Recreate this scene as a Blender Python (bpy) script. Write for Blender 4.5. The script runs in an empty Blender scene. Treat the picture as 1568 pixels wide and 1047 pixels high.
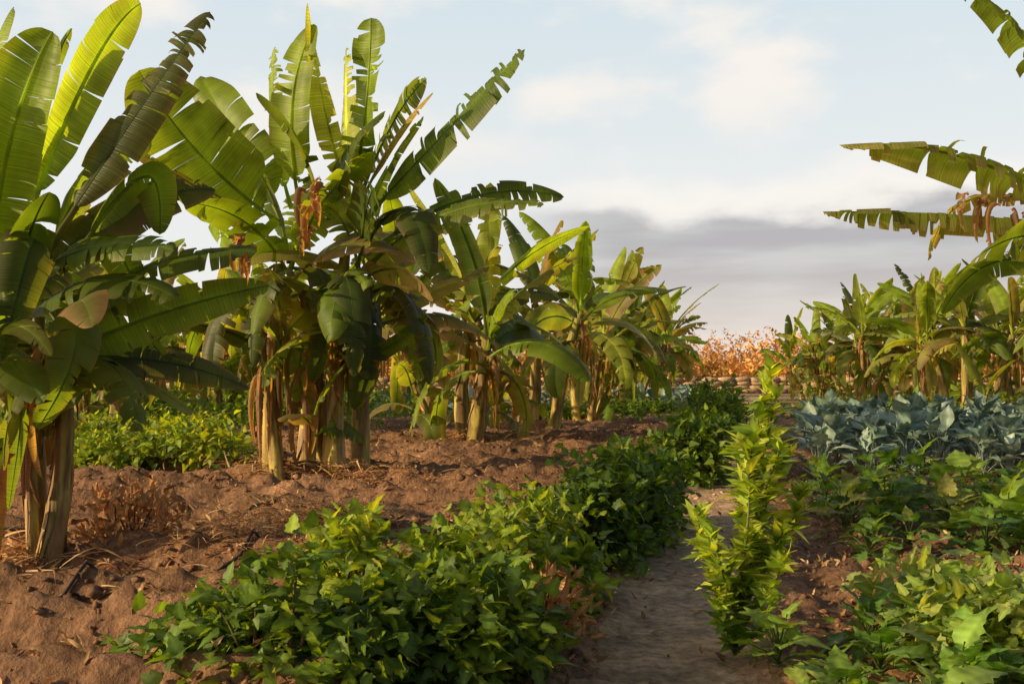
import bpy, math, numpy as np
from mathutils import Vector
scene=bpy.context.scene
R=np.random.default_rng
# ------------------------------------------------------------------ helpers
def _h(ix,iy,s):
    v=np.sin(ix*127.1+iy*311.7+s*74.7)*43758.5453
    return v-np.floor(v)
def vn(x,y,s=0):
    x=np.asarray(x,float);y=np.asarray(y,float)
    ix=np.floor(x);iy=np.floor(y);fx=x-ix;fy=y-iy
    fx=fx*fx*(3-2*fx);fy=fy*fy*(3-2*fy)
    a=_h(ix,iy,s);b=_h(ix+1,iy,s);c=_h(ix,iy+1,s);d=_h(ix+1,iy+1,s)
    return (a*(1-fx)+b*fx)*(1-fy)+(c*(1-fx)+d*fx)*fy
def fbm(x,y,s=0,o=4):
    r=0;a=.5
    for i in range(o):
        r=r+a*vn(np.asarray(x)*2**i+i*3.1,np.asarray(y)*2**i+i*7.7,s+i);a*=.5
    return r
def sst(a,b,x):
    t=np.clip((np.asarray(x,float)-a)/(b-a),0,1);return t*t*(3-2*t)
def pathx(y): return 0.66+0.25*(np.asarray(y,float)-4.47)+0.10*np.sin(np.asarray(y,float)*0.5)
def pathmask(x,y):
    w=0.44+0.45*(fbm(np.asarray(x)*1.8,np.asarray(y)*1.8,9,4)-.5)
    return 1-sst(w*0.6,w*1.5,np.abs(np.asarray(x)-pathx(y)))
def gh(x,y):
    x=np.asarray(x,float);y=np.asarray(y,float)
    pm=pathmask(x,y)
    left=sst(0.8,1.6,pathx(y)-x)*sst(30,24,y)
    right=sst(.7,1.1,x-pathx(y))*sst(30,20,y)
    n=fbm(x*.5,y*.5,3,3)
    ph=(y+0.18*x+0.6*n)/1.0
    rid=np.abs(np.sin(math.pi*ph))
    rid=(1-rid)**1.0
    near=sst(60,25,np.hypot(x,y))
    z=left*(0.40*rid-.12)*(0.55+.8*fbm(x*.9+9,y*.9,5,3))
    z=z+near*(fbm(x*4,y*4,1,4)-.47)*(0.15*(1-pm)+.05)
    z=z+near*(1-.7*pm)*0.07*(fbm(x*11,y*11,2,2)-.37)
    z=z+right*0.08*np.exp(-((y-6.5-.02*x)/.3)**2)
    z=z-0.05*pm*near
    return z
def gz(x,y): return float(gh(x,y))

_fc={}
def gfaces(nu,nv):
    if (nu,nv) not in _fc:
        i,j=np.meshgrid(np.arange(nu-1),np.arange(nv-1),indexing='ij')
        a=(i*nv+j).ravel()
        _fc[(nu,nv)]=np.stack([a,a+1,a+nv+1,a+nv],1)
    return _fc[(nu,nv)]
class MB:
    def __init__(s): s.V=[];s.F=[];s.C=[];s.M=[];s.n=0
    def add(s,V,F,C,m=0):
        V=np.asarray(V,float).reshape(-1,3)
        C=np.asarray(C,float)
        if C.ndim==1: C=np.tile(C,(len(V),1))
        C=C.reshape(len(V),-1)
        if C.shape[1]==3: C=np.concatenate([C,np.ones((len(V),1))],1)
        s.V.append(V);s.F.append(F+s.n);s.C.append(C);s.M.append(np.full(len(F),m));s.n+=len(V)
    def grid(s,P,C,m=0): s.add(P,gfaces(P.shape[0],P.shape[1]),C,m)
    def mesh(s,name,mats,smooth=True):
        V=np.concatenate(s.V);F=np.concatenate(s.F);C=np.concatenate(s.C);M=np.concatenate(s.M)
        me=bpy.data.meshes.new(name)
        me.vertices.add(len(V));me.vertices.foreach_set('co',V.astype(np.float32).ravel())
        me.loops.add(len(F)*4);me.polygons.add(len(F))
        me.polygons.foreach_set('loop_start',np.arange(0,len(F)*4,4,dtype=np.int32))
        me.polygons.foreach_set('loop_total',np.full(len(F),4,dtype=np.int32))
        me.loops.foreach_set('vertex_index',F.astype(np.int32).ravel())
        me.polygons.foreach_set('material_index',M.astype(np.int32))
        me.polygons.foreach_set('use_smooth',np.full(len(F),smooth))
        at=me.color_attributes.new('Col','FLOAT_COLOR','POINT')
        at.data.foreach_set('color',C.astype(np.float32).ravel())
        for m in mats: me.materials.append(m)
        me.update(calc_edges=True)
        return me
    def obj(s,name,mats,loc=(0,0,0),smooth=True):
        o=bpy.data.objects.new(name,s.mesh(name,mats,smooth));scene.collection.objects.link(o);o.location=loc;return o
def inst(name,me,loc,rz=0,sc=1):
    o=bpy.data.objects.new(name,me);scene.collection.objects.link(o)
    o.location=loc;o.rotation_euler=(0,0,rz);o.scale=(sc,sc,sc);return o
def nrm(v): return v/np.maximum(np.linalg.norm(v,axis=-1,keepdims=True),1e-9)
def tube(mb,P,r,seg,C,m=0):
    P=np.asarray(P,float);n=len(P);r=np.broadcast_to(np.asarray(r,float),(n,))
    T=nrm(np.gradient(P,axis=0))
    ref=np.array([0,1.,0]) if abs(T[0][1])<.8 else np.array([1.,0,0])
    A=nrm(np.cross(T,ref));B=np.cross(T,A)
    th=np.linspace(0,2*math.pi,seg+1)
    G=P[:,None]+r[:,None,None]*(np.cos(th)[None,:,None]*A[:,None]+np.sin(th)[None,:,None]*B[:,None])
    mb.grid(G,np.asarray(C,float),m)
# ------------------------------------------------------------------ materials
def newmat(n):
    m=bpy.data.materials.new(n);m.use_nodes=True;nt=m.node_tree;nt.nodes.clear();return m,nt
def leafmat(name,rough=.5,trans=.35,tint=(1.5,1.35,.5),veins=False,spec=.35,nscale=9):
    m,nt=newmat(name);N=nt.nodes;L=nt.links
    out=N.new('ShaderNodeOutputMaterial');pb=N.new('ShaderNodeBsdfPrincipled');tr=N.new('ShaderNodeBsdfTranslucent');mx=N.new('ShaderNodeMixShader')
    at=N.new('ShaderNodeAttribute');at.attribute_name='Col'
    tc=N.new('ShaderNodeTexCoord');no=N.new('ShaderNodeTexNoise');no.inputs['Scale'].default_value=nscale;no.inputs['Detail'].default_value=2
    L.new(tc.outputs['Object'],no.inputs['Vector'])
    mr=N.new('ShaderNodeMapRange');mr.inputs['From Min'].default_value=.3;mr.inputs['From Max'].default_value=.7;mr.inputs['To Min'].default_value=.68;mr.inputs['To Max'].default_value=1.32
    L.new(no.outputs['Fac'],mr.inputs['Value'])
    val=mr.outputs['Result']
    if veins:
        bump=N.new('ShaderNodeBump');bump.inputs['Strength'].default_value=.4;bump.inputs['Distance'].default_value=.01
        mu=N.new('ShaderNodeMath');mu.operation='MULTIPLY';mu.inputs[1].default_value=170
        L.new(at.outputs['Alpha'],mu.inputs[0])
        n1=N.new('ShaderNodeTexNoise');n1.noise_dimensions='1D';n1.inputs['Scale'].default_value=1;n1.inputs['Detail'].default_value=2
        L.new(mu.outputs[0],n1.inputs['W'])
        m2=N.new('ShaderNodeMapRange');m2.inputs['From Min'].default_value=.3;m2.inputs['From Max'].default_value=.7;m2.inputs['To Min'].default_value=.74;m2.inputs['To Max'].default_value=1.24
        L.new(n1.outputs['Fac'],m2.inputs['Value'])
        m3=N.new('ShaderNodeMath');m3.operation='MULTIPLY';L.new(val,m3.inputs[0]);L.new(m2.outputs['Result'],m3.inputs[1]);val=m3.outputs[0]
        L.new(n1.outputs['Fac'],bump.inputs['Height']);L.new(bump.outputs['Normal'],pb.inputs['Normal'])
    vm=N.new('ShaderNodeVectorMath');vm.operation='SCALE';L.new(at.outputs['Color'],vm.inputs[0]);L.new(val,vm.inputs['Scale'])
    vt=N.new('ShaderNodeVectorMath');vt.operation='MULTIPLY';L.new(vm.outputs[0],vt.inputs[0]);vt.inputs[1].default_value=tint
    L.new(vm.outputs[0],pb.inputs['Base Color']);L.new(vt.outputs[0],tr.inputs['Color'])
    pb.inputs['Roughness'].default_value=rough;pb.inputs['Specular IOR Level'].default_value=spec
    mx.inputs[0].default_value=trans
    L.new(pb.outputs[0],mx.inputs[1]);L.new(tr.outputs[0],mx.inputs[2]);L.new(mx.outputs[0],out.inputs[0])
    return m
def solidmat(name,rough=.9,scale=(8,8,8),lo=.6,hi=1.4,bump=.5,dist=.02,detail=5):
    m,nt=newmat(name);N=nt.nodes;L=nt.links
    out=N.new('ShaderNodeOutputMaterial');pb=N.new('ShaderNodeBsdfPrincipled')
    at=N.new('ShaderNodeAttribute');at.attribute_name='Col'
    tc=N.new('ShaderNodeTexCoord');mp=N.new('ShaderNodeMapping');mp.inputs['Scale'].default_value=scale
    no=N.new('ShaderNodeTexNoise');no.inputs['Scale'].default_value=1;no.inputs['Detail'].default_value=detail;no.inputs['Roughness'].default_value=.65
    L.new(tc.outputs['Object'],mp.inputs[0]);L.new(mp.outputs[0],no.inputs['Vector'])
    mr=N.new('ShaderNodeMapRange');mr.inputs['From Min'].default_value=.3;mr.inputs['From Max'].default_value=.7;mr.inputs['To Min'].default_value=lo;mr.inputs['To Max'].default_value=hi
    L.new(no.outputs['Fac'],mr.inputs['Value'])
    vm=N.new('ShaderNodeVectorMath');vm.operation='SCALE';L.new(at.outputs['Color'],vm.inputs[0]);L.new(mr.outputs['Result'],vm.inputs['Scale'])
    L.new(vm.outputs[0],pb.inputs['Base Color']);pb.inputs['Roughness'].default_value=rough;pb.inputs['Specular IOR Level'].default_value=.2
    b=N.new('ShaderNodeBump');b.inputs['Strength'].default_value=bump;b.inputs['Distance'].default_value=dist
    L.new(no.outputs['Fac'],b.inputs['Height']);L.new(b.outputs['Normal'],pb.inputs['Normal']);L.new(pb.outputs[0],out.inputs[0])
    return m
M_BAN=leafmat('banana_blade',.42,.55,(1.9,1.65,.4),True,.35,3)
M_STEM=solidmat('banana_stem',.6,(16,16,1.6),.35,1.5,.6,.02)
M_LEAF=leafmat('shrub_leaf',.5,.48,(1.9,1.6,.35))
M_COL=leafmat('collard_leaf',.55,.15,(1.1,1.2,.8),spec=.4)
M_DRY=leafmat('dry_leaf',.85,.25,(1.3,1,.65),spec=.1)
M_TWIG=solidmat('twig',.8,(20,20,20))
M_SOIL=solidmat('soil',.95,(16,16,16),.45,1.55,1.0,.045,8)
M_STONE=solidmat('wall_stone',.9,(5,5,5),.6,1.3,.6,.03)
M_HOSE=solidmat('hose_plastic',.6,(9,9,9),.7,1.3,.2,.01)
# ------------------------------------------------------------------ banana
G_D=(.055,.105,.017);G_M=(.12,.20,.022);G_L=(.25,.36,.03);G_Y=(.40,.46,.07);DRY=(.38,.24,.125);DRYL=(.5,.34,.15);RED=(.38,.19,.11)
Z=np.array([0,0,1.])
def bez(P,t):
    t=t[:,None];return (1-t)**3*P[0]+3*(1-t)**2*t*P[1]+3*(1-t)*t*t*P[2]+t**3*P[3]
def banana_leaf(mb,P,W,rng,tear=.5,col=G_M,dry=.0,hang=.2,roll=0.,N=46,pet=.13,droop=.9,na=4):
    P=[np.asarray(p,float) for p in P];t=np.linspace(0,1,N+1);C=bez(P,t)
    T=nrm(np.gradient(C,axis=0));L=np.linalg.norm(np.diff(C,axis=0),axis=1).sum()
    h=P[3]-P[0];h=h*np.array([1,1,0])
    if np.linalg.norm(h)<.15: h=np.array([1,0,0.])
    S0=nrm(np.cross(h,Z));S=nrm(S0-(T@S0)[:,None]*T);Nn=np.cross(S,T)
    rr=roll+rng.normal(0,.2)*np.sin(t*5+rng.uniform(0,6));cr=np.cos(rr)[:,None];sr=np.sin(rr)[:,None]
    S,Nn=cr*S+sr*Nn,-sr*S+cr*Nn
    i0=int(N*pet);s=np.clip((t-t[i0])/(1-t[i0]),0,1)
    w=W*np.minimum(1,(s/.16))**.55*np.clip(1-s**3.2,0,1)**.55
    col=np.array(col)*rng.uniform(.8,1.2)
    drc=np.array(DRY)*rng.uniform(.6,1.3)
    for sg in (-1,1):
        i=i0;base_dr=droop*rng.uniform(.7,1.2);tm=rng.uniform(0,1)
        while i<N:
            tl=tear*(.35+1.4*float(vn(i*.12+tm*40,sg*3.3+tm*9,2)))
            torn=rng.random()<tl
            k=int(rng.integers(1,4)) if torn else int(rng.integers(4,12))
            j=min(i+k,N)
            ts=np.linspace(i,j,max(2,j-i+1))
            g=rng.uniform(.05,.5) if torn else (0 if rng.random()<.8 else .06)
            ws=rng.uniform(.8,1.03) if torn else 1.
            if torn and rng.random()<.08: ws*=.5
            dr=base_dr+rng.normal(0,.33 if torn else .05);hg=hang*(rng.uniform(.4,1.8) if torn else .5)
            lean=rng.normal(.2,.16 if torn else .02)
            rows=[];cols=[];tc=(i+j)/2
            for a in range(na+1):
                v=a/na
                te=np.clip(tc+(ts-tc)*(1-g*v*v),0,N-1e-6);fl=te.astype(int);fr=(te-fl)[:,None]
                def I(A): return A[fl]*(1-fr)+A[fl+1]*fr
                ww=(w[fl]*(1-fr[:,0])+w[fl+1]*fr[:,0])*ws
                if a==0: pos=I(C);off=np.zeros_like(pos)
                else:
                    ang=-.35+dr*v
                    d=math.cos(ang)*sg*I(S)-math.sin(ang)*I(Nn)+lean*I(T)
                    q=min(hg*v,.9);d=nrm(nrm(d)*(1-q)-Z*q)
                    off=off+d*(ww/na)[:,None];pos=I(C)+off
                rows.append(pos)
                dd=np.clip(dry*(.4+1.2*v)+ (rng.random(len(ts))-.6)*.5*dry,0,1)
                if v>.9: dd=np.clip(dd+rng.uniform(-.25,.65)*(.5+dry),0,1)
                cc=col*(1.25 if a==0 else 1)
                c3=cc[None]*(1-dd[:,None])+drc[None]*dd[:,None]
                cols.append(np.concatenate([c3,(te/N)[:,None]+.003*a],1))
            mb.grid(np.stack(rows,1),np.stack(cols,1).reshape(-1,4),0)
            i=j
    rad=np.interp(t,[0,pet,1],[.035,.022,.004])*(L/2.4)**.5
    mc=np.array(col)*1.3+np.array([.05,.04,.01]);mc=mc*(1-min(dry,.8))+np.array(DRY)*min(dry,.8)
    tube(mb,C[::3]-Nn[::3]*rad[::3,None]*.6,rad[::3],5,np.append(mc,.5),0)
def quad2cub(A,Mp,B):
    A,Mp,B=[np.asarray(p,float) for p in (A,Mp,B)];Q=2*Mp-.5*(A+B)
    return [A,A+2/3*(Q-A),B+2/3*(Q-B),B]
def pstem(mb,A,B,r0,r1,rng,tone=None):
    A=np.asarray(A,float);B=np.asarray(B,float);n=18
    t=np.linspace(0,1,n);P=A+(B-A)*t[:,None];b=rng.normal(0,.06,2)
    P[:,0]+=np.sin(t*3.1)*b[0];P[:,1]+=np.sin(t*3.1)*b[1]
    r=np.interp(t,[0,.06,.3,1],[r0*1.25,r0*1.05,r0,r1])*(1+.05*rng.normal(size=n))
    base=np.array(tone if tone is not None else (.62,.45,.12));top=np.array((.20,.23,.04));br=np.array((.26,.145,.07))
    seg=16;th=np.linspace(0,2*math.pi,seg+1)
    c=base*(1-t[:,None])**1.0+top*t[:,None]
    C=np.repeat(c[:,None],seg+1,1)
    pat=vn(th[None]*2.6+rng.uniform(0,50),t[:,None]*3.0+3*vn(th[None]*3,t[:,None]*0,8),7)
    pat[:,-1]=pat[:,0];k=np.clip((pat-.5)*5,0,1)[...,None];C=C*(1-k)+br*k*rng.uniform(.7,1.3)
    T=nrm(B-A);X=nrm(np.cross(T,[0,1,.01]));Y=np.cross(T,X)
    rr=r[:,None]*(1+.10*np.cos(th*2+t[:,None]*3)+.05*np.sin(th*5))*(1+.10*(pat-.5))
    G=P[:,None]+rr[...,None]*(np.cos(th)[None,:,None]*X+np.sin(th)[None,:,None]*Y)
    mb.grid(G,C.reshape(-1,3),1)
    for _ in range(int(rng.integers(9,14))):
        a=rng.uniform(0,6.28);t1=rng.uniform(.12,1);ln=rng.uniform(.12,.4);m=8
        tt=np.linspace(t1,max(t1-ln,.0),m);pc=A+(B-A)*tt[:,None];pc=pc+np.stack([np.sin(tt*3.1)*b[0],np.sin(tt*3.1)*b[1],tt*0],1)
        wv=np.linspace(-1,1,4)*rng.uniform(.15,.45)
        of=np.linspace(1.10,1.16+rng.uniform(0,.5),m)
        aa=a+wv[None]*np.linspace(1,.3,m)[:,None]+.25*np.sin(np.linspace(0,5,m))[:,None]
        rr=np.interp(tt,[0,1],[r0,r1])*of
        G=pc[:,None]+rr[:,None,None]*(np.cos(aa)[...,None]*X+np.sin(aa)[...,None]*Y)
        cc=np.array(DRY if rng.random()<.65 else (.42,.31,.11))*rng.uniform(.45,1.3)
        mb.grid(G,cc,1)
def deadleaf(mb,A,az,L,rng,col=None):
    d=np.array([math.cos(az),math.sin(az),0]);A=np.asarray(A,float)
    P=[A,A+d*.3*L*.6+Z*.1,A+d*.32*L-Z*.4*L,A+d*rng.uniform(.1,.3)*L-Z*L]
    banana_leaf(mb,P,rng.uniform(.06,.15),rng,tear=.8,col=(col if col is not None else DRY),dry=.9,hang=.6,droop=2.4,N=24,pet=.1)
def rand_crown(mb,top,rng,n,L,W,N=40,f0=0.,f1=1.,dark=False):
    az0=rng.uniform(0,6.28)
    for i in range(n):
        az=az0+i*2.4+rng.normal(0,.25);d=np.array([math.cos(az),math.sin(az),0])
        f=f0+(f1-f0)*i/max(n-1,1)   # 0 young upright .. 1 old drooping
        e=1.42-f*1.35+rng.normal(0,.12);LL=L*rng.uniform(.8,1.1)*(1-.12*f)
        A=np.asarray(top,float)-Z*.55*f
        u=d*math.cos(e)+Z*math.sin(e);e2=e-(.35+.8*f)
        u2=d*math.cos(e2)+Z*math.sin(e2);e3=e2-(.2+.8*f);u3=d*math.cos(e3)+Z*math.sin(e3)
        P=[A,A+u*LL*.36,A+u*LL*.36+u2*LL*.34,A+u*LL*.36+u2*LL*.34+u3*LL*.33]
        q=rng.random()
        c=np.array(G_L)*(1-f)+np.array(G_M)*f if q<.66 else (np.array(G_Y)*.85 if q>.86 else np.array(G_D)*1.2)
        if dark: c=np.array(G_M)*.9
        banana_leaf(mb,P,W*rng.uniform(.7,1.1),rng,tear=.25+.65*rng.random(),col=c,dry=(rng.uniform(0,.25) if rng.random()<.8 else rng.uniform(.3,.8)),
            hang=.15+.35*f,roll=rng.normal(0,.6),N=N,droop=rng.uniform(.5,1.2),na=3)
def rand_clump(seed,ns=4,H=2.3,L=2.6,N=32,nl=12):
    rng=R(seed);mb=MB()
    for k in range(ns):
        a=k*2.4+rng.normal(0,.3);r=.38+.25*rng.random() if k else .1
        b=np.array([math.cos(a)*r,math.sin(a)*r,-.05]);big=k<3
        hh=H*(rng.uniform(.8,1.15) if big else rng.uniform(.3,.55))
        top=b*np.array([2.1,2.1,0])+Z*hh
        pstem(mb,b,top,.12 if big else .08,.075 if big else .05,rng)
        rand_crown(mb,top,rng,nl if big else 6,L*(1 if big else .6),.31 if big else .2,N)
        for _ in range(5 if big else 1): deadleaf(mb,top-Z*rng.uniform(.1,.6),rng.uniform(0,6.28),rng.uniform(.6,1.3),rng,RED if rng.random()<.2 else DRY)
    return mb
def chart_plant(name,loc,u,stems,leaves,seed,extra=None,dead=3,Nn=60):
    rng=R(seed);mb=MB()
    for (x0,y0,x1,z1,yy,r) in stems:
        pstem(mb,(x0*u,yy,-.08+y0*u),(x1*u,yy*.7,z1*u),r,r*.62,rng)
        for _ in range(dead):
            zz=rng.uniform(.6,1.)
            deadleaf(mb,(x0*u+(x1-x0)*u*zz,yy*.8,z1*u*zz),rng.uniform(0,6.28),rng.uniform(.5,1.2),rng,RED if rng.random()<.15 else DRY)
    for lf in leaves:
        (a,m,b,ya,ym,yb,W,roll,tear,col,dry,hang)=lf
        P=quad2cub((a[0]*u,ya,a[1]*u),(m[0]*u,ym,m[1]*u),(b[0]*u,yb,b[1]*u))
        banana_leaf(mb,P,W*u,rng,tear=tear,col=col,dry=dry,hang=hang,roll=math.radians(roll),N=Nn)
    if extra: extra(mb,rng)
    return mb.obj(name,[M_BAN,M_STEM],loc)
def bx(mb,rng):
    for (x,z,yy) in [(-.68,2.9,-.8),(-.6,2.75,-.85),(-.75,2.8,-.8),(.28,3.6,-.8),(.15,3.4,-.85),(.0,3.1,-.85)]:
        for k in range(3): deadleaf(mb,(x+rng.normal(0,.06),yy+rng.normal(0,.05),z+rng.normal(0,.08)),rng.uniform(0,6.28),rng.uniform(.2,.45),rng,[(.5,.32,.2),(.36,.18,.11)][k%2])
    for k in range(12):
        x=rng.uniform(-.65,.75);deadleaf(mb,(x,-.3,rng.uniform(.7,2.0)),rng.uniform(0,6.28),rng.uniform(.5,1.0),rng)
    rand_crown(mb,(-.30,0,2.75),rng,9,2.1,.33,44,.05,.9)
    rand_crown(mb,(.55,.1,2.8),rng,9,2.1,.33,44,.05,.9)
    rand_crown(mb,(.15,.5,2.6),rng,8,2.3,.34,40,.3,1.)
    rand_crown(mb,(-.35,-.2,1.9),rng,7,1.35,.24,36,.1,.75)
    rand_crown(mb,(.55,-.2,1.95),rng,7,1.35,.24,36,.1,.75)
    for (x,y,z,az) in [(.1,-.4,2.5,4.0),(.35,-.3,2.4,5.1),(-.5,-.3,2.3,4.2),(.7,-.2,2.3,5.8)]:
        d=np.array([math.cos(az),math.sin(az),0]);A=np.array([x,y,z])
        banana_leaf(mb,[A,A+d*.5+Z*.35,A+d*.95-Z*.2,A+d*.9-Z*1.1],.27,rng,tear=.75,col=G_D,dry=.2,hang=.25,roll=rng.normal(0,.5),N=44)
    rand_crown(mb,(.1,-.45,.9),rng,4,.9,.16,24,.1,.6)
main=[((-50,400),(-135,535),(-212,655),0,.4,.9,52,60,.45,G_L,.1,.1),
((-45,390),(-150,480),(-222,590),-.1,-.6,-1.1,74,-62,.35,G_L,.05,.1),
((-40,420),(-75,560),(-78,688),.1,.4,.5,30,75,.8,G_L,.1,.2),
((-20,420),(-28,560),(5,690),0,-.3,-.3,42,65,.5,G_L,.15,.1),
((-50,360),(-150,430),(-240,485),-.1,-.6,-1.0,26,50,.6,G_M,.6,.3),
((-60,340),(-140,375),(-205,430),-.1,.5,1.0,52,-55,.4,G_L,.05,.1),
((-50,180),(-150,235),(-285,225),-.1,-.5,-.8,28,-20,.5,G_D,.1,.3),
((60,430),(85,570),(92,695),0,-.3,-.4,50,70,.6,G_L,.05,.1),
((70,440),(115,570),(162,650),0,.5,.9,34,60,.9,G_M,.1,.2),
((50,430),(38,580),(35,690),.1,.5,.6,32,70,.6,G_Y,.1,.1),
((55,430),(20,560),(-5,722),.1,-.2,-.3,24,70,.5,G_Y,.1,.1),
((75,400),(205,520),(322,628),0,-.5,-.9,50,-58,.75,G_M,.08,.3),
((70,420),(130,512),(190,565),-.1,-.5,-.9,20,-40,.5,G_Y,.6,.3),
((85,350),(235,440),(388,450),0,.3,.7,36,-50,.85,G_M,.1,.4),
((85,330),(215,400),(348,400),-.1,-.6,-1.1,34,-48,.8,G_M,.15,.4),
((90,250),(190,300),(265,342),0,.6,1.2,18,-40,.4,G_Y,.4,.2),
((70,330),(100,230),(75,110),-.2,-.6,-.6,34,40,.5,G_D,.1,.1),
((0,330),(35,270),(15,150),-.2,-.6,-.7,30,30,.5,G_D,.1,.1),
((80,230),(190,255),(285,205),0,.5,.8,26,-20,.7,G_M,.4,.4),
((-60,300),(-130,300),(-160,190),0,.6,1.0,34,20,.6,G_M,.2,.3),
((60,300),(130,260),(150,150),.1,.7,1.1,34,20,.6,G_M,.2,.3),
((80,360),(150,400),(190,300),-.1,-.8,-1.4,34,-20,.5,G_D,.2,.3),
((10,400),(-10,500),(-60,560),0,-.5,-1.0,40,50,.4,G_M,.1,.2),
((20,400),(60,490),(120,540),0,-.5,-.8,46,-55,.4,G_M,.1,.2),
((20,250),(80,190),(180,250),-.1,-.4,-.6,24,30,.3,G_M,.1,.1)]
chart_plant('banana_plant',(-2.49,12.5,gz(-2.49,12.5)),.0082,
 [(-55,-3,-52,330,-.1,.115),(-22,8,-25,300,.3,.11),(36,-3,50,345,-.15,.12),(68,6,80,310,.2,.11),(12,14,10,320,.6,.11),(-40,-6,-75,220,-.4,.075)],main,5,bx,5)
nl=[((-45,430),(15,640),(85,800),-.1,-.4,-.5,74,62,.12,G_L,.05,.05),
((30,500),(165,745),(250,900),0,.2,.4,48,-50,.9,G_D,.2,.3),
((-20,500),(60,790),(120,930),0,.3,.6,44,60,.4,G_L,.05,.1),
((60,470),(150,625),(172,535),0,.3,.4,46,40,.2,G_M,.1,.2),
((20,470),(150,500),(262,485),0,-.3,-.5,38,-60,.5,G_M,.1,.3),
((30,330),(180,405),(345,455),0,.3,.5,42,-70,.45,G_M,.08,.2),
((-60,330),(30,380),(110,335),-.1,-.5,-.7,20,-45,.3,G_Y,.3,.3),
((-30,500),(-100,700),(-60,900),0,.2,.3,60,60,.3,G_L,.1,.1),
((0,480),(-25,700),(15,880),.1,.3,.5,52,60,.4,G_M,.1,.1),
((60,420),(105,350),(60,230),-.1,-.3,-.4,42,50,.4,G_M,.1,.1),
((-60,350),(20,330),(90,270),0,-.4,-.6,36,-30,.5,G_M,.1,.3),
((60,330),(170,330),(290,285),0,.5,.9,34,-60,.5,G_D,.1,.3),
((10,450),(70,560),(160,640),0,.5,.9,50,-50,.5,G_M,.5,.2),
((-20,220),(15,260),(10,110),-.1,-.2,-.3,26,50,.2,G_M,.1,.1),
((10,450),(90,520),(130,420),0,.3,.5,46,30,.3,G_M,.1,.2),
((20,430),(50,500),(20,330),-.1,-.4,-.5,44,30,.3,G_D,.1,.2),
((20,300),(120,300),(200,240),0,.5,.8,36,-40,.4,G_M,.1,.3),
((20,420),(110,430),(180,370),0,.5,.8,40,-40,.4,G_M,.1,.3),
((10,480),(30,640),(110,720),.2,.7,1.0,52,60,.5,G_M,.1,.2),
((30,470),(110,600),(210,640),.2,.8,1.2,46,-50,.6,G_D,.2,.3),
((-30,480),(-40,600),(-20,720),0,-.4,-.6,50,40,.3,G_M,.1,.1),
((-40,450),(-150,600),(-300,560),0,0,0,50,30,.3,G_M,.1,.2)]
def nx(mb,rng):
    rand_crown(mb,(-.15,.1,1.95),rng,9,1.6,.25,40,.1,.85,True)
    rand_crown(mb,(.15,.3,1.9),rng,8,1.6,.25,40,.3,.85,True)
    rand_crown(mb,(.0,.3,1.2),rng,5,1.0,.18,30,.1,.7,True)
chart_plant('banana_plant',(-3.42,7.0,gz(-3.42,7)),.0046,
 [(-42,-8,-45,440,-.1,.08),(28,12,48,410,.1,.075),(-5,20,-5,400,.35,.07),(5,10,15,300,.2,.05)],nl,8,nx,3)
rl=[((0,400),(-190,478),(-375,492),0,-.3,-.4,50,-12,.95,G_L,.35,.95),
((0,375),(-180,400),(-370,408),0,.3,.5,46,-12,.95,G_L,.35,1.0),
((0,330),(-100,355),(-205,312),0,-.5,-.9,44,-45,.6,G_M,.1,.3),
((0,450),(-80,640),(-205,735),0,-.3,-.5,38,-15,.98,G_L,.15,.9),
((-10,400),(-130,430),(-185,335),0,.6,.9,28,-10,.7,G_L,.8,.5),
((0,260),(-60,260),(-112,120),0,-.4,-.8,34,40,.3,G_L,.05,.1),
((0,300),(-90,330),(-150,250),0,.6,1.2,36,-30,.5,G_M,.1,.2),
((0,300),(-70,300),(-130,200),0,-.6,-1.2,34,-30,.5,G_L,.1,.2),
((0,200),(-60,230),(-120,180),0,-.2,-.4,30,-30,.5,G_L,.1,.2),
((0,420),(60,600),(140,700),0,0,.2,40,50,.4,G_L,.1,.1),((0,400),(150,480),(300,420),0,0,.4,40,-30,.4,G_M,.1,.2),
((0,380),(80,520),(180,500),0,.6,1.2,40,-30,.4,G_M,.1,.2)]
def rx_(mb,rng):
    for k in range(6): deadleaf(mb,(-.9-.15*k,-.3,3.6+.05*k),rng.uniform(0,6.28),rng.uniform(.3,.7),rng,RED)
chart_plant('banana_plant',(7.95,14.0,0),.00919,[(0,0,0,400,0,.14),(40,0,50,360,.3,.13)],rl,12,rx_,6)
for v,(seed,ns) in enumerate([(21,5),(34,5),(55,5),(89,5)]):
    me=rand_clump(seed,ns,H=2.35+.1*v).mesh('banana_plant_mesh',[M_BAN,M_STEM])
    pl=[[(-.95,18.3,.3,1.08),(3.3,35.5,2,1.1),(-11,22,1,1),(15.6,44.5,2,1.2),(-9,47,3,1.1),(21,38,0,1.1),(14.6,48,4,1)],
        [(.45,23.8,1.1,1.1),(5.2,42,3.9,1.15),(-13.5,31,0,1),(14.4,31.5,4,1.05),(19,52,1,1.2),(17.2,34,2,1.1)],
        [(2.0,29.3,2.2,1.12),(6.8,48.5,.4,1.15),(-9.6,33,2,1.1),(17,40,1,1.15),(-14,40,4,1.1),(-6.6,27.5,4,1)],
        [(8.4,57,3.3,1.15),(-16.5,24.5,2,1),(-6.5,39,1.4,1.1),(18.5,45,5,1.2),(-17,36,5,1.1),(-8.3,20.5,1,.9)]][v]
    for (x,y,rz,sc) in pl: inst('banana_plant',me,(x,y,gz(x,y)-.02),rz,sc)
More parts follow.
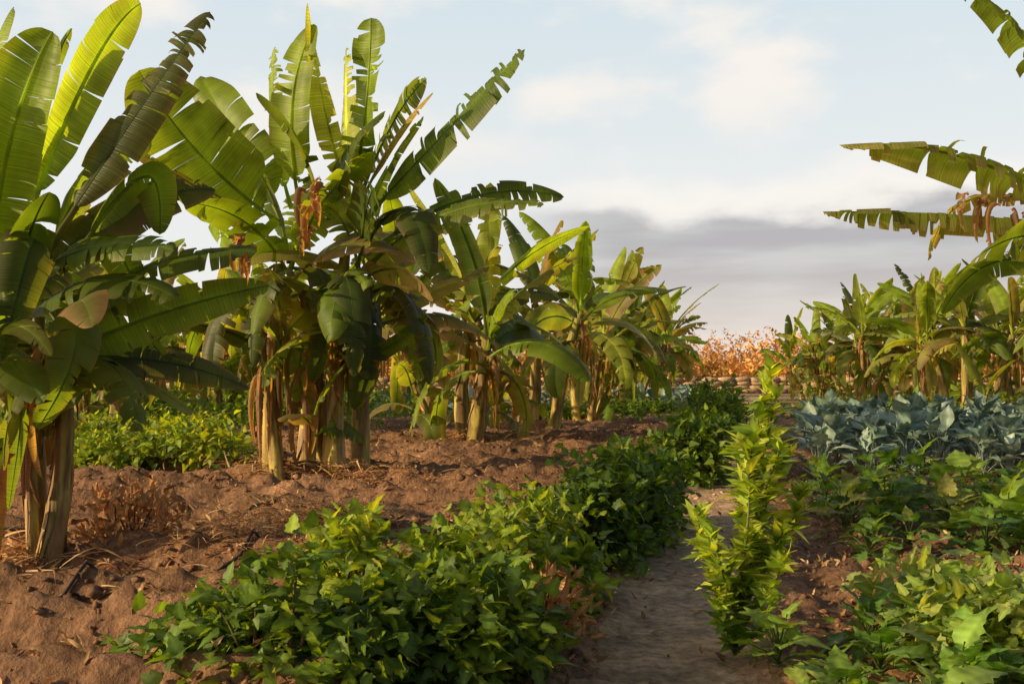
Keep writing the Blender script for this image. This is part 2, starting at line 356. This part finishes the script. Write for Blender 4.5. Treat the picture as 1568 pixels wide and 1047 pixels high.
# ------------------------------------------------------------------ small leaf templates
def template(nl,wf,fold=.25,curl=.25,nw=5,ruf=0.,vein=0.):
    y=np.linspace(0,1,nl);x=np.linspace(-1,1,nw);V=np.zeros((nl,nw,3));tone=np.ones((nl,nw))
    for i,a in enumerate(y):
        w=wf(a)
        V[i,:,0]=x*w;V[i,:,1]=a-.12*np.abs(x)*(w>0.05);V[i,:,2]=np.abs(x)*w*fold-curl*a*a+ruf*np.sin(a*14+x*3)*np.abs(x)+vein*.12*(i%2)*(np.abs(x)>.1)
        tone[i]=1+.4*(np.abs(x)<.1)+vein*((i%2)-.5)
    return V.reshape(-1,3),gfaces(nl,nw),tone.ravel()
def prof(ys,ws): return lambda a: float(np.interp(a,ys,ws))
T_LOBE=template(7,prof([0,.17,.33,.5,.67,.83,1],[.02,.38,.30,.42,.24,.26,.01]),.2,.25,5,.03)
T_OVAL=template(4,prof([0,.33,.67,1],[.03,.27,.22,.02]),.35,.3,3)
T_OVL=template(5,prof([0,.25,.5,.75,1],[.03,.3,.34,.2,.02]),.3,.3,3)
T_BIG=template(11,prof([0,.1,.2,.3,.4,.5,.6,.7,.8,.9,1],[.05,.27,.40,.33,.43,.34,.38,.25,.28,.15,.02]),.22,.4,5,.05,.3)
T_CITR=template(6,prof([0,.12,.4,.7,.9,1],[.02,.12,.22,.18,.08,.01]),.35,.25,3)
T_COLL=template(8,prof([0,.25,.35,.5,.7,.85,.96,1],[.03,.04,.17,.28,.32,.26,.13,.03]),.45,.4,5,.07)
T_DRY=template(5,prof([0,.3,.6,1],[.03,.22,.2,.02]),.9,-.5,3,.08)
T_BLADE=template(5,prof([0,.3,1],[.03,.025,.006]),.2,.35,3)
def scatter(mb,tm,pos,d,n,s,col,m=0,rng=None,wid=None):
    V,F,tone=tm;d=nrm(d);x=nrm(np.cross(d,n));z=np.cross(x,d);K=len(pos)
    wx=np.ones(K) if wid is None else wid
    cv=rng.normal(0,.2,K)
    zz=V[None,:,2]-cv[:,None]*V[None,:,1]**2
    W=pos[:,None]+s[:,None,None]*((V[None,:,0]*wx[:,None])[...,None]*x[:,None]+V[None,:,1,None]*d[:,None]+zz[...,None]*z[:,None])
    FF=(F[None]+(np.arange(K)*len(V))[:,None,None]).reshape(-1,4)
    C=col[:,None]*tone[None,:,None]
    mb.add(W.reshape(-1,3),FF,C.reshape(-1,3),m)
def pal(rng,n,cols,wts,var=.2):
    p=np.array(wts)/sum(wts)
    c=np.array(cols)[rng.choice(len(cols),n,p=p)];c2=np.array(cols)[rng.choice(len(cols),n,p=p)]
    f=rng.random((n,1))**2;return (c2*f+c*(1-f))*rng.uniform(1-var,1+var,(n,1))
def bush(mb,cx,cy,rx,ry,h,n,size,cols,wts,rng,tm=T_LOBE,per=7,stems=14,zb=.1,spread=.09,ground=True):
    nb=max(3,n//per)
    th=rng.uniform(0,6.283,nb);u=rng.uniform(0.0,1,nb)**.8;rad=rng.uniform(.25,1,nb)**.45
    lump=.62+.7*vn(np.cos(th)*1.8+cx*3,np.sin(th)*1.8+u*2+cy*3,4)
    hx=np.sqrt(np.clip(1-u*u*.9,0,1))*rad*lump
    O=np.stack([np.cos(th)*hx*rx,np.sin(th)*hx*ry,h*(zb+(1-zb)*u*rad*(.6+.45*lump))],1)
    g=gh(cx,cy) if ground else 0
    tips=O+np.array([cx,cy,g])
    c0=np.array([cx,cy,g+h*.15])
    out=nrm(tips-c0)
    T=np.repeat(tips,per,0);OU=np.repeat(out,per,0);K=len(T)
    pos=T+rng.normal(0,spread,(K,3))*np.array([1,1,.7])
    d=OU*.7+rng.normal(0,.6,(K,3))+np.array([0,0,-.1])
    nn=OU*.5+np.array([0,0,.9])+rng.normal(0,.45,(K,3))
    colb=np.repeat(pal(rng,nb,cols,wts),per,0)*.6+pal(rng,K,cols,wts)*.4
    scatter(mb,tm,pos,d,nn,size*rng.uniform(.5,1.25,K),colb,0,rng)
    for i in rng.choice(nb,min(stems,nb),replace=False):
        b=np.array([cx,cy,g-.03])+rng.normal(0,.06,3)*[rx*3,ry*3,0]
        t=np.linspace(0,1,5)[:,None];e=tips[i];mid=(b+e)/2+Z*.15*h
        P=(1-t)**2*b+2*t*(1-t)*mid+t*t*e
        tube(mb,P,np.linspace(.012,.004,5),4,np.array([.16,.12,.06]),1)
SG=[(.10,.17,.028),(.16,.26,.034),(.28,.38,.04),(.055,.10,.024),(.40,.42,.06)]
# hedge left of the path
for i,(x,y,rx,ry,h,n,w) in enumerate([
  (-1.30,4.55,.6,.42,.36,1500,(3,3,.6,2,.1)),(-.8,4.3,.6,.45,.40,1900,(3,3,.6,2,.1)),(-.3,4.5,.5,.42,.44,1800,(2,3,1.5,1,.3)),(-.6,5.2,.6,.45,.44,1900,(.5,2,4,.2,2)),
  (-.12,5.45,.45,.42,.52,2000,(.5,2,4,.2,2)),(.08,6.15,.42,.5,.58,1800,(1,3,3,.6,1.2)),
  (.52,7.3,.45,.5,.60,1600,(3,2,.5,3,.1)),(.90,8.2,.45,.5,.66,1700,(3,3,.7,2,.1)),(1.15,9.2,.45,.5,.66,1400,(3,3,.7,2,.1)),
  (2.35,12.9,.5,.55,.80,1400,(3,3,1,2,.2)),(2.7,14.4,.55,.6,.88,1300,(2,3,2,1,.3)),(4.3,20.5,.8,.9,1.2,1300,(3,3,1,2,.2)),(4.9,24,.8,.9,1.1,1100,(3,3,1,2,.2))]):
    rng=R(100+i);mb=MB();bush(mb,x,y,rx,ry,h,n,.088 if i<9 else .12,SG,w,rng,stems=26,zb=.06,tm=T_LOBE if i<9 else T_OVL,spread=.07)
    for k in range(5 if i<9 else 3):   # leafier shoots standing out of the mass
        a=rng.uniform(0,6.28);bush(mb,x+math.cos(a)*rx*.5,y+math.sin(a)*ry*.5,.16,.16,h*rng.uniform(.95,1.2),90,.085,SG,w,rng,stems=3,zb=.6,spread=.07)
    mb.obj('leafy_shrub',[M_LEAF,M_TWIG])
# ------------------------------------------------------------------ citrus sapling
rng=R(7);mb=MB();bx0=np.array([1.13,5.1,gz(1.13,5.1)-.03]);CS=[(.36,.43,.05),(.50,.54,.10),(.24,.34,.04),(.13,.22,.03)]
br=[((0,0,0),(.03,0,.5),(.10,.02,.95),(.21,.05,1.50)),((.02,0,.25),(-.10,.05,.45),(-.15,.03,.6),(-.19,0,.74)),((.03,0,.3),(.18,-.05,.5),(.29,0,.68),(.36,.02,.86)),
 ((.03,0,.4),(.02,-.15,.6),(.05,-.18,.8),(.04,-.16,1.0)),((.06,0,.5),(.18,.1,.8),(.26,.12,.92),(.30,.12,1.02)),((0,0,.1),(-.10,-.1,.25),(-.13,-.12,.35),(-.11,-.14,.5)),
 ((.08,0,.6),(.06,.12,.8),(.08,.16,.95),(.07,.16,1.12)),((.02,0,.2),(.12,.1,.35),(.22,.14,.5),(.28,.16,.62)),((.0,0,.15),(.1,-.12,.3),(.17,-.15,.42),(.21,-.17,.56)),
 ((.02,0,.3),(-.10,.12,.45),(-.15,.16,.6),(-.14,.18,.72)),((.08,0,.7),(.15,-.08,.9),(.18,-.1,1.0),(.22,-.1,1.12)),
 ((.02,0,.3),(.1,.02,.5),(.13,.02,.7),(.16,.0,.9)),((.02,0,.2),(-.05,-.1,.4),(-.1,-.12,.55),(-.14,-.1,.66)),
 ((.06,0,.7),(.04,-.06,.9),(.07,-.08,1.05),(.12,-.06,1.25)),((.1,0,.9),(.17,.03,1.05),(.2,.04,1.2),(.23,.03,1.36)),
 ((.03,0,.4),(.16,.0,.55),(.26,-.05,.66),(.31,-.08,.8)),
 ((0,0,.05),(.06,-.1,.15),(.12,-.14,.22),(.14,-.16,.34)),((0,0,.05),(-.04,-.1,.12),(-.08,-.12,.2),(-.1,-.12,.3))]
for b in br:
    P=[np.array(p,float)+bx0 for p in b];t=np.linspace(0,1,10);C=bez(P,t);tube(mb,C,np.linspace(.011,.003,10),5,np.array([.16,.17,.05]),1)
    L=np.linalg.norm(np.diff(C,axis=0),axis=1).sum();K=int(L*130)
    tt=rng.uniform(.08,1,K);pos=bez(P,tt);az=rng.uniform(0,6.283,K)
    o=np.stack([np.cos(az),np.sin(az),np.zeros(K)],1);e=np.where(tt>.92,1.5,.6)[:,None]+rng.normal(0,.35,(K,1))
    d=o+Z*e;nn=Z*1.0-o*.6+rng.normal(0,.5,(K,3))
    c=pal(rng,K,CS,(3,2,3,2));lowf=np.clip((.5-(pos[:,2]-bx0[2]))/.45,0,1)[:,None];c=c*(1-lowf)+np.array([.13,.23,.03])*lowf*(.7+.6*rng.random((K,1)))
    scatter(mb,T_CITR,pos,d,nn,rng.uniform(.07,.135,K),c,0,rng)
mb.obj('citrus_sapling',[M_LEAF,M_TWIG])
# ------------------------------------------------------------------ vegetable patches on right
def rosettes(mb,pts,rng,nleaf,size,h,cols,wts,tm,stem_r=.006,up=.9,wid=1.0,petiole=.5,pc=(.12,.18,.05),emin=.25,hv=.2):
    for (x,y) in pts:
        K=int(nleaf*rng.uniform(.7,1.2));g=gz(x,y);az=rng.uniform(0,6.28)+np.arange(K)*2.4;f=np.linspace(0,1,K)
        o=np.stack([np.cos(az),np.sin(az),np.zeros(K)],1);hs=rng.uniform(1-hv,1+hv);hh=h*hs
        e=(1-f)*1.25*up+emin+rng.normal(0,.15,K)
        pl=petiole*hh*rng.uniform(.6,1.15,K);d=o*np.cos(e)[:,None]+Z*np.sin(e)[:,None]
        st=np.array([x,y,g+.02])+Z*(hh*.25*(1-f))[:,None]
        pos=st+d*pl[:,None];d2=o*np.cos(e-.35)[:,None]+Z*np.sin(e-.35)[:,None]+rng.normal(0,.15,(K,3))
        tint=pal(rng,1,cols,wts)
        scatter(mb,tm,pos,d2,Z-o*.4+rng.normal(0,.3,(K,3)),hs*size*rng.uniform(.55,1.2,K),pal(rng,K,cols,wts)*.6+tint*.4,0,rng,wid=np.full(K,wid)*rng.uniform(.8,1.15,K))
        for i in range(K): tube(mb,np.stack([st[i],(st[i]+pos[i])/2+Z*.01,pos[i]+d[i]*.02]),[stem_r,stem_r*.8,stem_r*.6],3,np.array(pc),0)
def field(x0f,x1,y0,y1,sx,sy,rng,jit=.25):
    pts=[];y=y0
    while y<y1:
        x=x0f(y)+rng.uniform(0,sx)
        while x<x1(y): pts.append((x+rng.normal(0,jit*sx),y+rng.normal(0,jit*sy)));x+=sx
        y+=sy
    return pts
QG=[(.10,.20,.04),(.15,.27,.05),(.25,.36,.06),(.38,.36,.09),(.06,.12,.03),(.42,.28,.11)]
rng=R(31);mb=MB();rosettes(mb,field(lambda y:2.15+.25*(y-7),lambda y:y*.54+.4,7.6,11.6,.46,.66,rng),rng,17,.20,.42,QG,(4,4,2,.9,2,.25),T_BIG,.008,hv=.35)
mb.obj('squash_patch',[M_LEAF,M_TWIG])
mb=MB();rng=R(32)
rosettes(mb,field(lambda y:1.32+.25*(y-4.5),lambda y:y*.54+.4,3.9,5.25,.36,.36,rng),rng,18,.14,.25,[(.11,.22,.035),(.18,.33,.055),(.28,.42,.08),(.38,.45,.12)],(3,4,2,1),T_BIG,.006,hv=.3)
for i in range(6):
    x=rng.uniform(2.0,2.9);y=rng.uniform(4.6,5.5);bush(mb,x,y,.3,.25,.36,260,.10,[(.2,.3,.07),(.32,.42,.10),(.46,.46,.16)],(2,2,1),rng,stems=5)
mb.obj('melon_patch',[M_LEAF,M_TWIG])
BG=[(.15,.23,.18),(.24,.32,.26),(.38,.45,.37),(.08,.14,.10)]
mb=MB();rng=R(33)
rosettes(mb,field(lambda y:3.75+.28*(y-12.7),lambda y:y*.54+.4,12.9,21,.5,.8,rng,.12),rng,19,.30,.66,BG,(3,3,2,1.5),T_COLL,.01,up=1.0,petiole=.6,pc=(.3,.36,.28),emin=.6)
mb.obj('collard_greens',[M_COL,M_TWIG])
mb=MB();rng=R(34)
rosettes(mb,field(lambda y:.06*y-1,lambda y:.19*y,36,52,1.0,1.6,rng,.15),rng,9,.6,.6,BG,(3,3,2,1),T_COLL,.01,up=1.0,petiole=.35)
rosettes(mb,field(lambda y:-.16*y,lambda y:-.03*y,33,37,.9,1.3,rng,.15),rng,8,.55,.5,BG,(3,3,2,1),T_COLL,.01,up=1.0,petiole=.35)
mb.obj('cabbage_row',[M_COL,M_TWIG])
# left crops, planted in rows
mb=MB();rng=R(35)
for i in range(44):
    y=13.6+1.5*(i%5)+rng.normal(0,.2);x=rng.uniform(-.47*y-.6,-.255*y-.35)
    bush(mb,x,y,.5,.4,rng.uniform(.25,.62),300,.12,[(.09,.16,.024),(.18,.28,.032),(.34,.40,.045),(.42,.35,.06)],(2,3,3,.8),rng,stems=3,spread=.1,tm=T_OVL)
mb.obj('bean_plants',[M_LEAF,M_TWIG])
mb=MB();rng=R(36);VC=[(.08,.15,.024),(.16,.26,.032),(.30,.37,.045)]
for i in range(120):
    y=22.5+3.2*(i%11)+rng.normal(0,.25);x=rng.uniform(-.5*y,-.03*y if y>28 else -.17*y)
    bush(mb,x,y,1.0,.5,rng.uniform(.3,.8),120,.2,VC,(3,3,1),rng,stems=0,spread=.16,tm=T_OVAL)
for i in range(24):
    y=rng.choice([30,34])+rng.normal(0,.2);x=rng.uniform(.0*y,.16*y)
    bush(mb,x,y,.9,.5,rng.uniform(.25,.5),120,.2,VC,(3,3,1),rng,stems=0,spread=.14,tm=T_OVAL)
for i in range(60):
    y=24+4*(i%9)+rng.normal(0,.4);x=rng.uniform(.3*y,.6*y)
    bush(mb,x,y,1.0,.5,rng.uniform(.4,.9),120,.2,VC,(3,3,1),rng,stems=0,spread=.16,tm=T_OVAL)
mb.obj('vegetable_rows',[M_LEAF,M_TWIG])
# dry plants
DC=[(.58,.31,.13),(.70,.45,.21),(.38,.21,.10)]
for (x,y,rx,h,n) in [(-2.85,7.5,.40,.52,520),(.1,4.95,.2,.36,180),(.15,5.3,.2,.34,180)]:
    rng=R(int(abs(x*100)));mb=MB();bush(mb,x,y,rx,rx*.8,h,n,.085,DC,(3,2,2),rng,tm=T_DRY,stems=22,per=4,spread=.07)
    mb.obj('dry_shrub',[M_DRY,M_TWIG])
mb=MB();rng=R(50)
def straw(mb,cx,cy,r,K,s,flat=.5,hh=.12):
    x=cx+rng.normal(0,r*.5,K);y=cy+rng.normal(0,r*.35,K);z=gh(x,y)+rng.uniform(0,hh,K)*np.exp(-((x-cx)**2+(y-cy)**2)/r**2)
    a=rng.uniform(0,6.28,K);d=np.stack([np.cos(a),np.sin(a),rng.uniform(-.1,1.2,K)*flat],1)
    scatter(mb,T_BLADE,np.stack([x,y,z],1),d,Z+rng.normal(0,.4,(K,3)),rng.uniform(.4,1.2,K)*s,pal(rng,K,[(.52,.33,.16),(.38,.22,.11),(.64,.47,.25)],(2,2,1)),0,rng,wid=np.full(K,1.4))
straw(mb,-1.75,7.6,.9,3600,.18,.7,.30);straw(mb,-1.2,8.2,.6,1300,.18,.5,.15)
for p in [(-2.9,12.2),(-2.1,12.2),(-.9,18),(-3.5,6.9)]: straw(mb,p[0],p[1],.7,450,.3,.4)
for i in range(36):
    y=rng.uniform(6,22);x=rng.uniform(-.42*y,pathx(y)-1.3);straw(mb,x,y,.6,90,.2,.25,.04)
mb.obj('dry_grass',[M_DRY])
mb=MB();K=17000;x=rng.uniform(-8,5,K);y=3.2+rng.random(K)**1.5*21
keep=((pathmask(x,y)<.6)|(rng.random(K)<.10))&(vn(x*1.3,y*1.3,21)>.2);x=x[keep];y=y[keep];K=len(x)
a=rng.uniform(0,6.28,K);d=np.stack([np.cos(a),np.sin(a),rng.uniform(-.1,.5,K)],1)
scatter(mb,T_DRY,np.stack([x,y,gh(x,y)+.012],1),d,Z+rng.normal(0,.5,(K,3)),rng.uniform(.02,.075,K),pal(rng,K,[(.44,.27,.14),(.24,.14,.08),(.56,.41,.24)],(2,2,1),.3),0,rng)
mb.obj('leaf_litter',[M_DRY])
mb=MB();K=5600;x=rng.uniform(-7,5,K);y=3.2+rng.random(K)**1.4*17
keep=(pathmask(x,y)<.4)|(rng.random(K)<.3);x=x[keep];y=y[keep];K=len(x)
g=gh(x,y);sz=rng.uniform(.006,.030,K)*np.where((rng.random(K)<.08)&(pathmask(x,y)<.2),2.4,1)
lat=np.linspace(-1.5,1.5,5);lon=np.linspace(0,6.283,7);U=np.stack([np.cos(lat)[:,None]*np.cos(lon),np.cos(lat)[:,None]*np.sin(lon),np.sin(lat)[:,None]*np.ones(7)*.65],-1).reshape(-1,3)
jit=1+.45*(rng.random((K,35))-.5);Vv=np.stack([x,y,g+sz*.2],1)[:,None]+U[None]*(sz[:,None]*jit)[...,None]*rng.uniform(.7,1.4,(K,1,3))
def gcol(x,y):
    pm=pathmask(x,y)[...,None];n=fbm(x*.8,y*.8,11,4)[...,None];n2=fbm(x*5,y*5,12,3)[...,None]
    so=np.array([.30,.16,.088])*(.40+1.05*n)*(.6+.8*n2);pa=np.array([.60,.385,.225])*(.6+.8*n2)
    far=sst(25,60,np.hypot(x,y))[...,None];so=so*(1-far)+np.array([.40,.26,.13])*far
    return so*(1-pm)+pa*pm
cc=gcol(x,y)*rng.uniform(.9,1.4,(K,1))
mb.add(Vv.reshape(-1,3),(gfaces(5,7)[None]+(np.arange(K)*35)[:,None,None]).reshape(-1,4),np.repeat(cc,35,0),0)
mb.obj('soil_clods',[M_SOIL])
for pts in [[(-2.9,5.7),(-2.5,6.3),(-1.9,7.0),(-1.4,7.9)],[(-6.5,7.9),(-4,8.3),(-2.9,9.0),(-1.5,9.2)],[(-6.2,12.9),(-4,12.6),(-2,12.3),(.3,11.9)],[(-7,15),(-4,14.4),(-1,13.6),(1.2,13.2)]]:
    P=np.array(pts,float);t=np.linspace(0,len(P)-1,50);X=np.interp(t,range(len(P)),P[:,0])+.04*np.sin(t*4);Y=np.interp(t,range(len(P)),P[:,1])+.05*np.sin(t*3)
    mb=MB();tube(mb,np.stack([X,Y,gh(X,Y)+.03],1),.013,6,np.array([.08,.06,.05]),0);mb.obj('irrigation_hose',[M_HOSE])
# ------------------------------------------------------------------ ground
def axis(lo,a,b,hi,st):
    m=np.arange(a,b,st);r=[];d=st;v=m[-1]
    while v<hi: d*=1.12;v+=d;r.append(v)
    l=[];d=st;v=m[0]
    while v>lo: d*=1.12;v-=d;l.append(v)
    return np.array(l[::-1]+list(m)+r)
X=axis(-500,-7.5,6.5,500,.045);Y=axis(-40,3,20,900,.045)
gx,gy=np.meshgrid(X,Y,indexing='xy');mb=MB();mb.grid(np.stack([gx,gy,gh(gx,gy)],-1),gcol(gx,gy).reshape(-1,3),0);mb.obj('ground',[M_SOIL])
Y=np.arange(2,26,.04);u=np.linspace(-.95,.95,44);gx=pathx(Y)[:,None]+u[None];gy=np.repeat(Y[:,None],44,1)
mb=MB();mb.grid(np.stack([gx,gy,gh(gx,gy)+.007-.03*sst(.75,.95,np.abs(u))[None]],-1),gcol(gx,gy).reshape(-1,3),0);mb.obj('path',[M_SOIL])
# ------------------------------------------------------------------ stone wall
mb=MB();rng=R(60);gf=gfaces(5,7)
for row in range(4):
    x=-60.
    while x<60:
        w=rng.uniform(.5,1.3);c=np.array([x+w/2,66+rng.normal(0,.04),.12+row*.26+rng.normal(0,.03)]);
        W=c+U*np.array([w*.66,.3,.30])*(1+.14*rng.normal(size=(35,1)));mb.add(W,gf,np.array([.46,.32,.20])*rng.uniform(.75,1.2));x+=w
mb.obj('stone_wall',[M_STONE])
# distant scrub
mb=MB();rng=R(61)
for i in range(270):
    y=rng.uniform(80,150);x=rng.uniform(-.6*y,.65*y);s=rng.uniform(.5,1.25)
    sh=rng.random()<.2
    bush(mb,x,y,3.8*s,2*s,(y*.034+1.2)*s,560,.44,[(.16,.17,.05),(.24,.22,.07)] if sh else [(.62,.32,.10),(.70,.42,.15),(.44,.25,.08),(.28,.22,.07)],(2,1) if sh else (3,2,2,1),rng,tm=T_OVAL,stems=0,spread=.25,zb=.02)
mb.obj('distant_scrub',[M_DRY,M_TWIG])
# ------------------------------------------------------------------ light, sky
SD=nrm(np.array([-.95,-.30,0]));EL=math.radians(18);sd=SD*math.cos(EL)+Z*math.sin(EL)
sun=bpy.data.lights.new('sun','SUN');sun.energy=5;sun.angle=math.radians(.6);sun.color=(1,.77,.42)
so=bpy.data.objects.new('sun',sun);scene.collection.objects.link(so);so.rotation_euler=Vector(sd).to_track_quat('Z','Y').to_euler()
w=bpy.data.worlds.new('World');scene.world=w;w.use_nodes=True;nt=w.node_tree;N=nt.nodes;L=nt.links;N.clear()
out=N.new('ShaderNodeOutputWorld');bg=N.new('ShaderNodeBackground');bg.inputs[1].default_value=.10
sk=N.new('ShaderNodeTexSky');sk.sky_type='NISHITA';sk.sun_disc=False;sk.sun_elevation=EL;sk.sun_rotation=math.atan2(sd[0],sd[1]);sk.air_density=1;sk.dust_density=3;sk.ozone_density=1
tc=N.new('ShaderNodeTexCoord');sp=N.new('ShaderNodeSeparateXYZ');L.new(tc.outputs['Generated'],sp.inputs[0])
def math_(op,a,b=None,c=None):
    n=N.new('ShaderNodeMath');n.operation=op
    for k,v in enumerate([a,b,c]):
        if v is None: continue
        if isinstance(v,(int,float)): n.inputs[k].default_value=v
        else: L.new(v,n.inputs[k])
    return n.outputs[0]
def mrange(v,a,b,c=0,d=1):
    n=N.new('ShaderNodeMapRange');n.interpolation_type='SMOOTHSTEP'
    if a>b: a,b,c,d=b,a,d,c
    for k,x in zip(('From Min','From Max','To Min','To Max'),(a,b,c,d)): n.inputs[k].default_value=x
    L.new(v,n.inputs['Value']);return n.outputs['Result']
def noise(sc,scale,det=5,loc=(0,0,0)):
    mp=N.new('ShaderNodeMapping');mp.inputs['Scale'].default_value=sc;mp.inputs['Location'].default_value=loc;L.new(tc.outputs['Generated'],mp.inputs[0])
    n=N.new('ShaderNodeTexNoise');n.inputs['Scale'].default_value=scale;n.inputs['Detail'].default_value=det;L.new(mp.outputs[0],n.inputs['Vector']);return n.outputs['Fac']
def mix(f,a,b):
    n=N.new('ShaderNodeMix');n.data_type='RGBA'
    L.new(f,n.inputs['Factor']) if not isinstance(f,float) else setattr(n.inputs['Factor'],'default_value',f)
    for k,v in (('A',a),('B',b)):
        s=[i for i in n.inputs if i.name==k and i.type=='RGBA'][0]
        if isinstance(v,tuple): s.default_value=(*v,1)
        else: L.new(v,s)
    return [o for o in n.outputs if o.type=='RGBA'][0]
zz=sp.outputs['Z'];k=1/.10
# thin bright haze and cloud lies over the northern, lower half of the sky; unseen sky overhead and southward left darker to cut ambient light
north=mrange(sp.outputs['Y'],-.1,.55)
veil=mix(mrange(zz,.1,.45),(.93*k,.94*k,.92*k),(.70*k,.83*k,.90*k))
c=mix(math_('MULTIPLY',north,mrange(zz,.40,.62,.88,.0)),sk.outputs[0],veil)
n1=noise((1,1,2.2),5.5,7,(1,2,0));wis=math_('MULTIPLY',mrange(n1,.47,.66),math_('MULTIPLY',mrange(zz,.12,.3),mrange(zz,.6,.45)))
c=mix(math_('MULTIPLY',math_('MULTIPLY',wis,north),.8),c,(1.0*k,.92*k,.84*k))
n2=noise((1,1,2.0),7,7,(3,1,0));zt=math_('ADD',zz,math_('MULTIPLY',math_('SUBTRACT',n2,.5),-.12))
top=mrange(zt,.180,.145);bot=mrange(zt,-.02,.05);side=math_('MULTIPLY',north,mrange(sp.outputs['X'],-.05,.12))
rim=math_('MULTIPLY',mrange(zt,.21,.175),mrange(zt,.145,.17))
n3=noise((1,1,7),5,6,(7,2,0))
bank=math_('MULTIPLY',math_('MULTIPLY',math_('MULTIPLY',top,bot),side),mrange(n3,.3,.62,.6,1))
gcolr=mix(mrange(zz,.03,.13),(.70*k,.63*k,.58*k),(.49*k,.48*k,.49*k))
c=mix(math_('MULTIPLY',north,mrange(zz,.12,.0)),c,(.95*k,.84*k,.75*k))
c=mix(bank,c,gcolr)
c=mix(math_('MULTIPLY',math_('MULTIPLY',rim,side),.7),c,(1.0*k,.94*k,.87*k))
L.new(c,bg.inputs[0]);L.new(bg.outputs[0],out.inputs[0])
scene.view_settings.view_transform='Standard';scene.view_settings.look='None';scene.view_settings.exposure=0
cam=bpy.data.cameras.new('camera');cam.lens=35;cam.sensor_width=36;cam.clip_end=3000;cam.clip_start=.05
co=bpy.data.objects.new('camera',cam);scene.collection.objects.link(co);co.location=(0,0,1.4);co.rotation_euler=(math.radians(91.75),0,0);scene.camera=co
